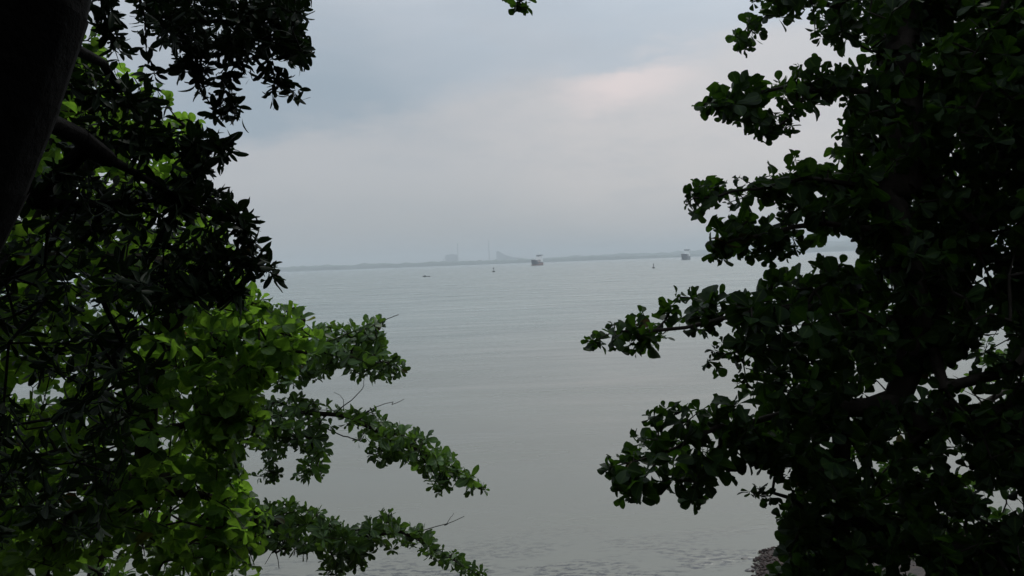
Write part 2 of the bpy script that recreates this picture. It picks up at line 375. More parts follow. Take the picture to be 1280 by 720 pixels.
# ------------------------------------------------------------------ ships
NAVY = simple('dark_hull_paint', (.012, .016, .035), (.022, .027, .05), .2, .5)
REDP = simple('red_hull_paint', (.17, .06, .055), (.23, .09, .08), .2, .55)
WHITE = simple('white_ship_paint', (.74, .74, .72), (.86, .86, .84), .3, .5)
GREY = simple('grey_ship_paint', (.10, .11, .13), (.15, .16, .18), .3, .55)
ORANGE = simple('faded_pink_red_paint', (.35, .12, .10), (.45, .19, .17), .3, .6)
DARK = simple('dark_metal', (.015, .015, .016), (.03, .03, .03), 1, .6)
GLASS, _t, _p, _o = new_mat('window_glass'); _p.inputs['Base Color'].default_value = (.01, .012, .015, 1); _p.inputs['Roughness'].default_value = .1
def hull_mesh(Ln, B, zlo, ztop_fn, n=28, flare=.25):
    """stations from stern (x=-L/2) to bow (x=+L/2)"""
    V = []; fcs = []; m_ = 6
    for k in range(n):
        u = k / (n - 1); x = -Ln / 2 + Ln * u
        bow = max(0, (u - .72) / .28); full = (1 - bow ** 2.2) * (1 - .12 * max(0, (.1 - u) / .1))
        zt = ztop_fn(u)
        for s in range(m_ * 2):
            side = 1 if s < m_ else -1; q = (s if s < m_ else 2 * m_ - 1 - s) / (m_ - 1)
            z = zlo + (zt - zlo) * q
            ww = B / 2 * (full * (.82 + .18 * min(1, q * 2)) + flare * bow * (1 - bow) * q)
            xx = x + bow ** 2 * q * Ln * .035
            V.append((xx, side * max(ww, .15), z))
        if k:
            a_ = (k - 1) * 2 * m_; c_ = k * 2 * m_
            for s in range(2 * m_): fcs.append((a_ + s, a_ + (s + 1) % (2 * m_), c_ + (s + 1) % (2 * m_), c_ + s))
    fcs.append(tuple(range(2 * m_))[::-1]); fcs.append(tuple(range((n - 1) * 2 * m_, n * 2 * m_)))
    return MB().add(V, fcs)
def ship(px, py, label, heading, Ln, B, upper, boot, house, deck_gear, bow_h, deck_h, group):
    loc = sea(px, py); e = empty('cargo_ship', tuple(loc), heading); tag(e, label, 'ship', group)
    top = lambda u: deck_h + (bow_h - deck_h) * (1 / (1 + math.exp(-(u - .70) * 40))) + .8 * max(0, u - .8) * 10
    hull_mesh(Ln, B, 3.2, top).build('hull', upper, e)
    hull_mesh(Ln * .992, B * 1.012, -2.5, lambda u: 3.3 + 5.5 / (1 + math.exp((u - .52) * 30))).build('boot_stripe', boot, e)
    hb_ = MB().box(-Ln * .44, -Ln * .22, -B * .46, B * .46, deck_h, deck_h + 11).box(-Ln * .43, -Ln * .25, -B * .42, B * .42, deck_h + 11, deck_h + 19)
    hs = hb_.build('superstructure', house, e)
    for q in range(3): MB().box(-Ln * .2195, -Ln * .2185, -B * .36, B * .36, deck_h + 1.5 + q * 2.5, deck_h + 2.7 + q * 2.5).build('window', GLASS, hs)
    br = MB().box(-Ln * .425, -Ln * .30, -B * .50, B * .50, deck_h + 19, deck_h + 23, .96).build('bridge', house, e)
    MB().box(-Ln * .3, -Ln * .2975, -B * .44, B * .44, deck_h + 20.4, deck_h + 22).build('window', GLASS, br)
    MB().box(-Ln * .43, -Ln * .295, -B * .52, B * .52, deck_h + 23, deck_h + 25).build('monkey_island', GREY, e)
    ms_ = MB().tube((-Ln * .36, 0, deck_h + 24), (-Ln * .36, 0, deck_h + 38), .9, .4); ms_.box(-Ln * .362, -Ln * .357, -3.5, 3.5, deck_h + 33, deck_h + 34)
    ms_.build('mast', house, e)
    fn = MB().box(-Ln * .475, -Ln * .445, -B * .14, B * .14, deck_h, deck_h + 21, .85, -1).build('funnel', deck_gear, e)
    for q in (-.12, .08, .24):
        g_ = MB().box(Ln * (q - .075), Ln * (q + .075), -B * .34, B * .34, deck_h, deck_h + 2.6); g_.build('hatch_cover', deck_gear, e)
    for q in (-.02, .17):
        c_ = MB().tube((Ln * q, 0, deck_h), (Ln * q, 0, deck_h + 13), 1.3, 1.0).tube((Ln * q, 0, deck_h + 12), (Ln * (q + .12), 0, deck_h + 11), .7, .4)
        c_.build('deck_crane', house, e)
    MB().tube((Ln * .42, 0, bow_h), (Ln * .42, 0, bow_h + 9), .5, .25).build('foremast', house, e)
    return e
SG = 'ships far out on the hazy sea'
ship(671, 331.8, 'dark bowed cargo ship with pinkish red side and white bridge, near middle of horizon', R(-108), 105, 20, NAVY, REDP, WHITE, ORANGE, 18, 11, SG)
ship(857, 324.7, 'grey blue ship with white upperworks close to the leaves of the right tree', R(-112), 96, 20, NAVY, GREY, WHITE, GREY, 20, 12, SG)
ship(346, 344.6, 'pinkish white ship half hidden behind the dark pointed leaves at left', R(-70), 46, 10, ORANGE, REDP, WHITE, WHITE, 9, 6, SG)

# ------------------------------------------------------------------ buoys and boat
def buoy(px, py, s, label):
    e = empty('channel_buoy', tuple(sea(px, py))); tag(e, label, 'buoy', 'channel buoys'); e.scale = (s, s, s)
    MB().lathe([(1.2, -.6), (1.5, 0), (1.5, .9), (1.2, 1.2), (.4, 1.35)]).build('float', DARK, e)
    tw = MB()
    for k in range(4):
        an = math.pi / 4 + k * math.pi / 2; tw.tube((.95 * math.cos(an), .95 * math.sin(an), 1.2), (.4 * math.cos(an), .4 * math.sin(an), 4.2), .09, .09, 6)
    for z_, r_ in ((2.2, .76), (3.2, .58)):
        for k in range(4):
            a1 = math.pi / 4 + k * math.pi / 2; a2 = a1 + math.pi / 2
            tw.tube((r_ * math.cos(a1), r_ * math.sin(a1), z_), (r_ * math.cos(a2), r_ * math.sin(a2), z_), .06, .06, 5)
    tw.build('tower', DARK, e)
    MB().lathe([(.55, 4.2), (.6, 4.35), (.2, 4.5), (.2, 4.9), (.32, 5.0), (.3, 5.3), (.1, 5.4)]).build('lantern', DARK, e)
    MB().lathe([(.5, 3.2), (.7, 3.25), (.7, 4.1), (.5, 4.15)]).build('radar_reflector', DARK, e)
buoy(617, 340, 1.45, 'small dark channel buoy on the water left of the middle ship')
buoy(817, 335.2, 1.15, 'small dark channel buoy left of the right ship, clear of the leaves')

e = empty('motorboat', tuple(sea(533, 346)), R(172)); tag(e, 'low dark open boat crossing the sea at left, smallest craft', 'boat')
hull_mesh(9.5, 2.3, -.3, lambda u: .75 + .75 * max(0, u - .6) ** 1.2 * 2).build('hull', DARK, e)
MB().box(1.0, 3.2, -.8, .8, .75, 1.9, .85, -.15).build('cabin', DARK, e)
MB().box(-4.9, -4.4, -.2, .2, .2, 1.35).build('outboard_motor', DARK, e)
MB().box(-3.2, -2.8, -.95, .95, .5, .8).build('thwart', GREY, e)

# ------------------------------------------------------------------ shore rubble
ROCK = simple('red_brown_rock', (.008, .005, .004), (.050, .027, .020), 5, .9, .03, 9)
WETROCK = simple('wet_rock', (.018, .015, .014), (.045, .036, .03), 3, .45, .02, 9)
def rock_verts(r, seed):
    import bmesh
    bm = bmesh.new(); bmesh.ops.create_icosphere(bm, subdivisions=2, radius=1)
    rr = random.Random(seed); ax = [unit([rr.uniform(-1, 1) for _ in range(3)]) for _ in range(7)]; th = [rr.uniform(.55, .85) for _ in ax]
    V = []
    for v in bm.verts:
        p = np.array(v.co)
        for a_, k_ in zip(ax, th):
            d_ = p @ a_
            if d_ > k_: p = p - a_ * (d_ - k_)
        V.append(p * r * np.array([1, .8, .6]))
    F_ = [[v.index for v in f.verts] for f in bm.faces]; bm.free(); return np.array(V), np.array(F_)
RV = [rock_verts(1, s) for s in range(6)]
V, Fc, off = [], [], 0
for k in range(4200):
    x = rng.uniform(9.2, 26); y = shore_y(x) + rng.normal(-1.6, 1.9)
    z = float(ground_z(np.array([x]), np.array([y]))[0])
    if z < -.35: continue
    s = rng.uniform(.03, .15) * rng.uniform(.5, 1) * (2.2 if k % 29 == 0 else 1); vv, ff = RV[k % 6]; an = rng.uniform(0, 6.28); c_, s__ = math.cos(an), math.sin(an)
    V.append(vv @ np.array([[c_, s__, 0], [-s__, c_, 0], [0, 0, 1]]) * s * rng.uniform(.6, 1.4, 3) + (x, y, z + s * .2)); Fc.append(ff + off); off += len(vv)
tag(put('rubble', mesh_np('rubble', np.concatenate(V), [np.concatenate(Fc)]), ROCK), 'loose red brown stones along the water at the lower right shore', 'rubble', kind='stuff')
for (px, py, s, lb) in ((931, 698, .17, 'small dark wet rock awash, farther from the red brown shore stones'), (938, 713, .24, 'dark wet rock at the water edge touching the shore stones')):
    p = sea(px, py); vv, ff = RV[int(px) % 6]
    tag(put('rock', mesh_np('rock', vv * s * np.array([1.4, 1.2, .8]), [ff]), WETROCK), lb, 'rock').location = (p[0], p[1], -.02)

# ------------------------------------------------------------------ trees
def leaf_template(kind, curl, fold, seed, bites=0):
    ts = np.array([0, .12, .3, .5, .68, .84, .95, 1.0])
    if kind == 'broad':  w_ = np.array([.012, .05, .15, .26, .33, .31, .18, .0])
    elif kind == 'far':  w_ = np.array([.012, .06, .15, .22, .25, .21, .11, .0])
    else:                w_ = np.array([.01, .045, .115, .16, .155, .12, .065, .0])
    r = np.random.default_rng(seed); V = []; 
    for k, (a_, b_) in enumerate(zip(ts, w_)):
        z = -curl * a_ ** 2; x = a_ * (1 - .15 * abs(curl) * a_); wv_ = .03 * math.sin(a_ * 9 + seed)
        lw, rw = b_ * (1 + r.uniform(-.1, .1)), b_ * (1 + r.uniform(-.1, .1))
        if bites and 2 <= k <= 6:
            if r.random() < .3 * bites: lw *= r.uniform(.25, .7)
            if r.random() < .3 * bites: rw *= r.uniform(.25, .7)
        V += [(x, lw, z + fold * lw + wv_ * b_), (x, 0, z), (x, -rw, z + fold * rw - wv_ * b_)]
    V = np.array(V); n = len(ts); F_ = []
    for k in range(n - 1):
        a_ = 3 * k; F_ += [(a_, a_ + 1, a_ + 4, a_ + 3), (a_ + 1, a_ + 2, a_ + 5, a_ + 4)]
    return V, np.array(F_)
TPL = {k: [leaf_template(k, c, f, s, b if k == 'broad' else b * .3) for s, (c, f, b) in enumerate(((.12, .25, 0), (.30, .35, 0), (.02, .15, 1), (.45, .2, 0), (.2, .5, 1), (-.1, .3, 0), (.25, .3, 2.2), (.6, .55, 1.2)))] for k in ('broad', 'far', 'narrow')}
def leaves_mesh(name, pos, dr, nr, ln, tone, kind):
    pos, dr, nr, ln, tone = map(np.asarray, (pos, dr, nr, ln, tone)); n = len(pos)
    dr = dr / np.linalg.norm(dr, axis=1)[:, None]
    sd_ = np.cross(nr, dr); sd_ /= np.linalg.norm(sd_, axis=1)[:, None] + 1e-9; nr = np.cross(dr, sd_)
    wf = rng.uniform(.8, 1.2, n); T = TPL[kind]; ch = rng.integers(0, len(T), n)
    VV, FF, TT, RB, off = [], [], [], [], 0
    for k, (tv, tf) in enumerate(T):
        s = np.where(ch == k)[0]
        if not len(s): continue
        v = pos[s, None] + (tv[None, :, 0:1] * dr[s, None] + tv[None, :, 1:2] * wf[s, None, None] * sd_[s, None] + tv[None, :, 2:3] * nr[s, None]) * ln[s, None, None]
        VV.append(v.reshape(-1, 3)); FF.append((tf[None] + (np.arange(len(s)) * len(tv))[:, None, None] + off).reshape(-1, 4)); TT.append(np.repeat(tone[s], len(tv))); RB.append(np.tile(np.arange(len(tv)) % 3 == 1, len(s))); off += len(s) * len(tv)
    me_ = mesh_np(name, np.concatenate(VV), [np.concatenate(FF)], True, np.concatenate(TT))
    at_ = me_.attributes.new('rib', 'FLOAT', 'POINT'); at_.data.foreach_set('value', np.concatenate(RB).astype(np.float32)); return me_

class Tree:
    def __init__(s, kind, L_, wh=(6, 9), up=.6, spread=(-15, 40), drop=0):
        s.n = []; s.par = []; s.wh = []; s.minr = []; s.kind, s.L, s.nw, s.up, s.spread, s.drop = kind, L_, wh, up, spread, drop
        s.wild = .28; s.along = .18; s.pts = []; s.bare = []; s.scale = []
    def node(s, p, par, mr=0.0):
        s.n.append(np.array(p, float)); s.par.append(par); s.minr.append(mr); return len(s.n) - 1
    def nearest(s, p):
        A = np.array(s.n); return int(np.argmin(((A - p) ** 2).sum(1)))
    def limb(s, pts, radii=None, start=None):
        """smooth limb through the points; grows from the nearest node unless start is given"""
        pts = [np.array(p, float) for p in pts]
        if s.n and start is None: start = s.nearest(pts[0])
        ctl = ([s.n[start]] if s.n and start is not None else []) + pts
        if len(ctl) > 1 and np.linalg.norm(ctl[0] - ctl[1]) < .05: ctl = ctl[1:]
        if radii is None: radii = [0] * len(ctl)
        elif len(radii) < len(ctl): radii = [radii[0]] + list(radii)
        C_ = [2 * ctl[0] - ctl[1]] + ctl + [2 * ctl[-1] - ctl[-2]]; cur = start if s.n else None
        if cur is None: cur = s.node(ctl[0], -1, radii[0])
        for k in range(1, len(C_) - 2):
            a_, b_, c_, d_ = C_[k - 1:k + 3]; ns = max(2, int(np.linalg.norm(c_ - b_) / .3))
            for q in range(1, ns + 1):
                u = q / ns; p = .5 * ((2 * b_) + (-a_ + c_) * u + (2 * a_ - 5 * b_ + 4 * c_ - d_) * u * u + (-a_ + 3 * b_ - 3 * c_ + d_) * u ** 3)
                p = p + rng.normal(0, .012, 3) * (1 if radii[k - 1] < .1 else .3)
                cur = s.node(p, cur, radii[k - 1] * (1 - u) + radii[k] * u)
        return cur
    def stroke(s, pts, n, dz=1.3, limb=True, lp=None, sc_=1.0, lump=True):
        """pts (px,py,depth,r): leaf rosettes scattered round a branch of that radius"""
        pts = np.array(pts, float); d0 = pts[:, 2].mean(); lp = s.L * sc_ * F / d0 * .74 if lp is None else lp
        if limb: s.limb([P(a_, b_ + .25 * r, d) for a_, b_, d, r in pts])
        seg = np.hypot(np.diff(pts[:, 0]), np.diff(pts[:, 1])); cum = np.concatenate([[0], np.cumsum(seg)])
        ncl = max(2, int(cum[-1] / (F / d0 * s.L * .95))); cc = (np.arange(ncl) + .5 + rng.normal(0, .16, ncl)) * cum[-1] / ncl; cs_ = rng.uniform(.78, 1.22, ncl); co = rng.normal(0, .2, ncl)
        for _ in range(n):
            kc = _ % ncl; t_ = float(np.clip(cc[kc] + rng.normal(0, cum[-1] / ncl * .32), 0, cum[-1])) if lump else rng.uniform(0, cum[-1]); q = [np.interp(t_, cum, pts[:, k]) for k in range(4)]
            rr = max(q[3] * (cs_[kc] if lump else 1) - lp, 2.5); an = rng.uniform(0, 6.28); f_ = math.sqrt(rng.uniform())
            s.pts.append(P(q[0] + rr * f_ * math.cos(an), q[1] + rr * f_ * math.sin(an) + (co[kc] * q[3] * .5 if lump else 0), q[2] + rng.uniform(-1, 1) * dz * (rr + 5) / F * q[2])); s.scale.append(sc_)
    def poly(s, poly, d, n, gaps=(), sc_=1.0, pad=0.0):
        poly = np.array(poly, float); lo, hi = poly.min(0), poly.max(0); k = 0
        while k < n:
            x, y = rng.uniform(lo[0], hi[0]), rng.uniform(lo[1], hi[1])
            j_ = np.roll(poly, -1, 0); c_ = ((poly[:, 1] > y) != (j_[:, 1] > y)) & (x < (j_[:, 0] - poly[:, 0]) * (y - poly[:, 1]) / (j_[:, 1] - poly[:, 1] + 1e-9) + poly[:, 0])
            if c_.sum() % 2 == 0: continue
            k += 1
            if any(((x - g_[0]) / (g_[2] + pad)) ** 2 + ((y - g_[1]) / (g_[3] + pad)) ** 2 < 1 for g_ in gaps): continue
            s.pts.append(P(x, y, rng.uniform(*d))); s.scale.append(sc_)
    def shape(s, poly, d, n, gaps=(), full=14.0, least=3.0, mind=7.0, thick=1.6, dfn=None, smin=.45):
        """rosettes through a spray of that outline; small young leaves near its rim and tips, big ones inside"""
        poly = np.array(poly, float); lo, hi = poly.min(0), poly.max(0); nxt = np.roll(poly, -1, 0); got = []; tries = 0
        while len(got) < n and tries < n * 60:
            tries += 1; x, y = rng.uniform(lo[0], hi[0]), rng.uniform(lo[1], hi[1])
            c_ = ((poly[:, 1] > y) != (nxt[:, 1] > y)) & (x < (nxt[:, 0] - poly[:, 0]) * (y - poly[:, 1]) / (nxt[:, 1] - poly[:, 1] + 1e-9) + poly[:, 0])
            if c_.sum() % 2 == 0: continue
            if any(((x - g_[0]) / (g_[2] + 6)) ** 2 + ((y - g_[1]) / (g_[3] + 6)) ** 2 < 1 for g_ in gaps): continue
            e_ = nxt - poly; q_ = np.array([x, y]) - poly; t_ = np.clip((q_ * e_).sum(1) / ((e_ ** 2).sum(1) + 1e-9), 0, 1)
            dist = np.sqrt(((q_ - e_ * t_[:, None]) ** 2).sum(1)).min()
            if dist < least: continue
            sc_ = min(1.0, max(smin, dist / full)); m_ = mind * (.5 + .5 * sc_)
            if got and min((x - a_) ** 2 + (y - b_) ** 2 for a_, b_ in got[-400:]) < m_ * m_: continue
            got.append((x, y)); dd_ = d if dfn is None else dfn(x, y)
            s.pts.append(P(x, y, dd_ + rng.uniform(-1, 1) * (min(dist, 60) * thick + 12) / F * dd_)); s.scale.append(sc_ * rng.uniform(.85, 1.15))
    def cloud(s, c, r, n, sc_=1.0, seen=None):
        """rosettes in an ellipsoid; those that would stand before the open view are skipped"""
        c, r = np.array(c, float), np.array(r, float); k = 0
        while k < n:
            v = rng.uniform(-1, 1, 3)
            if v @ v > 1: continue
            p = c + r * v; k += 1
            q = p - CAM; dep = q @ fw
            if dep > .3:
                py_ = 360 - F * (q @ cu) / dep; px_ = 640 + F * (q @ cr) / dep
                if py_ > -70 and py_ < 790 and -80 < px_ < 1360: continue
            s.pts.append(p); s.scale.append(sc_)
    def grow(s, loc_name, label, leafm, barkm, group=None, twig=.0035, tone=(0.1, .9), tonefn=None, power=.5):
        base_n = len(s.n); pts = np.array(s.pts); scl = np.array(s.scale)
        A = np.array(s.n); dmin = np.array([((A - p) ** 2).sum(1).min() for p in pts]); order = np.argsort(dmin)
        cap = len(s.n) + len(pts) * 14; buf = np.zeros((cap, 3)); buf[:len(s.n)] = A; cnt = len(s.n); ends = []
        s.n = list(A)
        for i_ in order:
            p = pts[i_]; j_ = int(np.argmin(((buf[:cnt] - p) ** 2).sum(1))); a_ = buf[j_].copy(); d_ = np.linalg.norm(p - a_)
            k_ = max(1, min(12, int(d_ / .22))); bow_ = rng.normal(0, .06 * d_, 3); bow_[2] -= .05 * d_; cur = j_
            for q in range(1, k_ + 1):
                u = q / k_; x = a_ + (p - a_) * u + bow_ * 4 * u * (1 - u)
                s.n.append(x); s.par.append(cur); s.minr.append(0); buf[cnt] = x; cur = cnt; cnt += 1
            ends.append((cur, i_))
        nn_ = np.array(s.n); par = np.array(s.par); w_ = np.zeros(cnt); 
        for c_, _ in ends: w_[c_] += 1
        for k in range(cnt - 1, 0, -1):
            if par[k] >= 0: w_[par[k]] += w_[k]
        rad = np.maximum(twig * np.maximum(w_, .6) ** power, np.array(s.minr))
        # wood
        def tubes(idx, sides, name, mat, parent):
            if not len(idx): return
            p0 = nn_[par[idx]]; p1 = nn_[idx]; ra = np.minimum(rad[par[idx]], rad[idx] * 1.35 + .002); rb = rad[idx]; d_ = p1 - p0; l_ = np.linalg.norm(d_, axis=1)[:, None] + 1e-9; d_ = d_ / l_
            p1 = p1 + d_ * (rb[:, None] * .35)
            rf = np.where(np.abs(d_[:, 2:3]) < .9, np.array([[0, 0, 1.]]), np.array([[1., 0, 0]]))
            a_ = np.cross(d_, rf); a_ /= np.linalg.norm(a_, axis=1)[:, None]; b_ = np.cross(d_, a_)
            th = np.arange(sides) * 2 * math.pi / sides; cs, sn = np.cos(th)[None, :, None], np.sin(th)[None, :, None]
            ring = a_[:, None] * cs + b_[:, None] * sn
            V_ = np.concatenate([p0[:, None] + ring * ra[:, None, None], p1[:, None] + ring * rb[:, None, None]], 1)
            q = np.arange(sides); f_ = np.stack([q, (q + 1) % sides, sides + (q + 1) % sides, sides + q], -1)
            f_ = (f_[None] + (np.arange(len(idx)) * 2 * sides)[:, None, None]).reshape(-1, 4)
            put(name, mesh_np(name, V_, [f_], True), mat, parent)
        root = s.n[0]; e_ = bpy.data.objects.new(loc_name, None); col.objects.link(e_); tag(e_, label, 'tree', group)
        e_.location = tuple(root)
        idx = np.arange(cnt)[par >= 0]; mr = np.array(s.minr)
        tr = idx[(mr[idx] > .085)]; lb = idx[(mr[idx] <= .085)]
        tubes(tr, 14, 'trunk', barkm, e_); tubes(lb, 5, 'branches', barkm, e_)
        # leaves
        pos, dr, nr, ln_, tn = [], [], [], [], []
        for c_, i_ in ends:
            tw = unit(nn_[c_] - nn_[par[c_]] + 1e-6); ax = unit(tw * (1 - s.up) + np.array([0, 0, 1.]) * s.up * (1 if not s.drop else -s.drop) + rng.normal(0, s.wild, 3))
            a_ = unit(np.cross(ax, rng.normal(0, 1, 3))); b_ = np.cross(ax, a_); k_ = rng.integers(*s.nw); ph = rng.uniform(0, 6.28)
            t0_ = rng.uniform(*tone) if tonefn is None else tonefn(nn_[c_])
            for q in range(k_):
                az = ph + q * 2.4 + rng.normal(0, .25); el_ = R(rng.uniform(*s.spread)); rd = a_ * math.cos(az) + b_ * math.sin(az)
                dv = rd * math.cos(el_) + ax * math.sin(el_); nv = -rd * math.sin(el_) + ax * math.cos(el_) + rng.normal(0, s.wild * 1.3, 3)
                pos.append(nn_[c_] - ax * rng.uniform(0, s.along) * s.L + dv * .01); dr.append(dv); nr.append(nv); ln_.append(s.L * scl[i_] * rng.uniform(.55, 1.12)); 
                tn.append(.975 + rng.uniform(0, .025) if rng.random() < .0025 else min(.95, max(0, t0_ + rng.normal(0, .15))))
        cr_ = put('crown', leaves_mesh('crown', pos, dr, nr, ln_, tn, s.kind), leafm, e_)
        bpy.context.view_layer.update()
        for ch in e_.children: ch.matrix_parent_inverse = Matrix.Translation(Vector(-root))
        print(loc_name, 'rosettes', len(ends), 'leaves', len(pos)); return e_
def gp(x, y): return (x, y, float(ground_z(np.array([float(x)]), np.array([float(y)]))[0]) - .1)

# right tree ---------------------------------------------------------------
T = Tree('broad', .182, (6, 10), .35, (-45, 50)); T.wild = .5; D = 8.2
T.limb([gp(11.2, 9.6), (11.0, 9.7, 12), (10.6, 9.9, 15), (9.9, 9.8, 18), (8.8, 9.2, 21)], [.30, .26, .22, .17, .10])
GR = [(1062, 505, 9, 7), (1150, 520, 10, 8), (1165, 470, 8, 6), (1050, 560, 9, 6), (1100, 620, 8, 5), (1215, 600, 9, 6), (1170, 640, 7, 5), (1030, 445, 7, 5), (1120, 420, 8, 5), (1180, 390, 6, 4), (1100, 160, 7, 5), (1160, 60, 7, 5), (1130, 250, 5, 4), (1090, 270, 6, 4), (1230, 350, 8, 5), (1045, 640, 7, 5), (1240, 560, 8, 5), (1250, 425, 14, 22), (1203, 462, 18, 16), (1122, 483, 36, 17), (1228, 492, 36, 14), (1112, 545, 13, 20), (1082, 590, 25, 6), (1140, 590, 12, 7), (1197, 585, 10, 8), (1262, 628, 32, 14),
      (1135, 712, 34, 9), (1137, 50, 8, 6), (1190, 190, 5, 5), (1192, 560, 10, 8), (1250, 305, 10, 5), (1160, 610, 8, 6), (1085, 402, 8, 4), (1225, 655, 10, 5), (1148, 130, 8, 4)]
T.poly([(1040, -60), (1400, -60), (1400, 790), (1010, 790), (1000, 700), (992, 650), (1000, 600), (985, 560), (985, 500), (1010, 470), (1010, 395), (1060, 360), (1085, 330), (1075, 240), (1062, 200), (1065, 130), (1050, 60)],
       (8.0, 9.6), 560, GR, pad=8)
T.poly([(1140, -60), (1400, -60), (1400, 790), (1000, 790), (1010, 640), (1040, 560), (1050, 480), (1090, 360), (1110, 240), (1120, 100)], (9.4, 12.5), 950, GR, pad=8)
D = 8.2
OUT = [(902, 34), (909, 26), (931, 24), (933, 7), (943, -8), (985, -30), (1500, -60), (1500, 800), (966, 800), (968, 706), (980, 677), (964, 664), (976, 635), (990, 625), (980, 609), (976, 592), (955, 599), (951, 582), (934, 584), (926, 592),
       (900, 597), (886, 609), (877, 632), (860, 632), (852, 615), (848, 605), (824, 626), (803, 628), (786, 635), (774, 624), (770, 609), (759, 590), (757, 584), (774, 567), (791, 546), (799, 532), (803, 525), (823, 513), (827, 503), (842, 495), (856, 502), (859, 513),
       (878, 504), (889, 499), (903, 488), (917, 484), (916, 474), (937, 471), (939, 465), (923, 461), (923, 450), (905, 452), (902, 463), (894, 463), (887, 456), (878, 457), (884, 440), (898, 427), (906, 415), (889, 413), (887, 421), (875, 420), (873, 427), (864, 427), (864, 410),
       (842, 413), (834, 427), (825, 434), (817, 439), (800, 432), (794, 442), (776, 432), (762, 439), (759, 431), (741, 435), (735, 420), (753, 424), (764, 413), (762, 399), (785, 392), (800, 388), (820, 385), (837, 377), (845, 367), (864, 366), (882, 373), (892, 364), (909, 369),
       (937, 364), (955, 352), (972, 345), (979, 333), (993, 338), (1014, 331), (1024, 322), (1038, 326), (1055, 324), (1076, 312), (1066, 296), (1057, 308), (1045, 298), (1031, 303), (1020, 303), (1014, 312), (996, 314), (989, 326), (979, 321), (974, 329), (955, 328), (944, 322),
       (923, 321), (906, 312), (911, 328), (902, 333), (885, 322), (882, 312), (887, 282), (906, 279), (930, 269), (956, 274), (968, 262), (979, 258), (977, 248), (948, 256), (923, 256), (916, 260), (896, 255), (885, 258), (883, 275), (871, 279), (852, 258), (861, 234), (881, 225),
       (912, 227), (919, 217), (943, 223), (950, 217), (974, 210), (991, 199), (996, 189), (1008, 206), (1034, 206), (1038, 186), (1031, 175), (1039, 168), (1043, 151), (1053, 137), (1050, 120), (1032, 131), (1012, 144), (998, 137), (998, 151), (991, 168), (977, 177), (972, 162),
       (960, 179), (955, 172), (940, 172), (938, 158), (921, 158), (922, 148), (904, 148), (900, 137), (881, 137), (874, 124), (891, 113), (916, 103), (924, 96), (943, 96), (971, 89), (983, 84), (998, 82), (1022, 69), (1046, 60), (1046, 89), (1094, 86), (1094, 55), (1077, 55),
       (1046, 52), (1010, 50), (1001, 52), (1012, 36), (1022, 21), (1008, 17), (991, 24), (967, 34), (953, 31), (950, 45), (940, 65), (924, 67), (921, 53), (909, 53)]
HOLE = [(1080, 45, 9, 7), (965, 130, 5, 4), (1000, 395, 5, 4), (975, 540, 6, 5), (905, 520, 5, 4), (845, 540, 6, 5), (812, 560, 6, 5), (830, 585, 7, 6), (1000, 480, 6, 5), (935, 505, 5, 5)]
for pts in ([(1130, 20, .2), (1050, 5, 0), (985, 5, -.1), (940, 35, -.1), (930, 52, -.1)], [(1120, 70, 0), (1050, 45, .1), (1015, 34, .1)], [(1130, 120, 0), (1050, 110, -.2), (985, 110, -.3), (920, 122, -.4), (884, 128, -.5)], [(1000, 130, -.3), (965, 165, -.4)],
            [(1130, 235, -.2), (1040, 224, -.4), (980, 230, -.5), (920, 240, -.6), (866, 248, -.7)], [(1120, 285, -.3), (1030, 280, -.4), (960, 292, -.5), (890, 305, -.6)], [(1140, 400, -.2), (1040, 385, -.4), (980, 385, -.5), (900, 400, -.6), (820, 410, -.7), (770, 418, -.8), (741, 425, -.8)],
            [(1000, 430, -.4), (930, 438, -.5), (890, 450, -.6)], [(1120, 500, -.2), (1010, 510, -.4), (930, 530, -.5), (870, 545, -.6), (820, 570, -.7), (766, 584, -.8)], [(830, 560, -.7), (800, 600, -.8), (790, 622, -.8)], [(900, 555, -.5), (868, 600, -.6), (866, 622, -.6)], [(1050, 660, -.1), (990, 625, -.2), (940, 614, -.2)]):
    T.limb([P(a_, b_, D + c_) for a_, b_, c_ in pts])
dR = lambda x, y: D - .75 * min(1, max(0, (1100 - x) / 300))
GH = GR + HOLE
T.shape(OUT, D, 2050, GH, full=11, least=3.2, mind=7.2, dfn=dR, smin=.55)
T.shape([(x, y) for x, y in OUT], D, 560, GH, full=13, least=8, mind=8, dfn=lambda x, y: dR(x, y) + .5)
for q in [(937, 28), (924, 45), (934, 58), (880, 130), (893, 120), (868, 268), (866, 244), (893, 312), (897, 322), (743, 426), (752, 430), (765, 424), (763, 587), (781, 622), (868, 622), (886, 450), (894, 458), (938, 614), (950, 608), (948, 620), (962, 620), (994, 198), (905, 322), (772, 436), (796, 436)]:
    T.pts.append(P(*q, dR(*q))); T.scale.append(.62)
# the sprig that dips into view from an overhead bough
T.limb([P(1150, -180, 8.5), P(950, -160, 7.6), P(780, -110, 7), P(690, -50, 6.9), P(650, 2, 6.8)], [.06, .045, .03, .012, .006])
for q in ((645, 3, 6.8), (651, 7, 6.85), (655, 4, 6.9), (640, -4, 6.9), (660, -2, 6.8), (700, -70, 6.9), (760, -120, 7)): T.pts.append(P(*q)); T.scale.append(.55)
T.cloud((8.5, 9, 19.5), (6.5, 6, 3.6), 900, 1.25); T.cloud((11.5, 8, 14), (4, 6, 4), 500, 1.25)
TR = T.grow('sea_almond_tree', 'big dark broad leaved tree filling the right side with boughs reaching over the sea', LEAF_RIGHT, BARK)

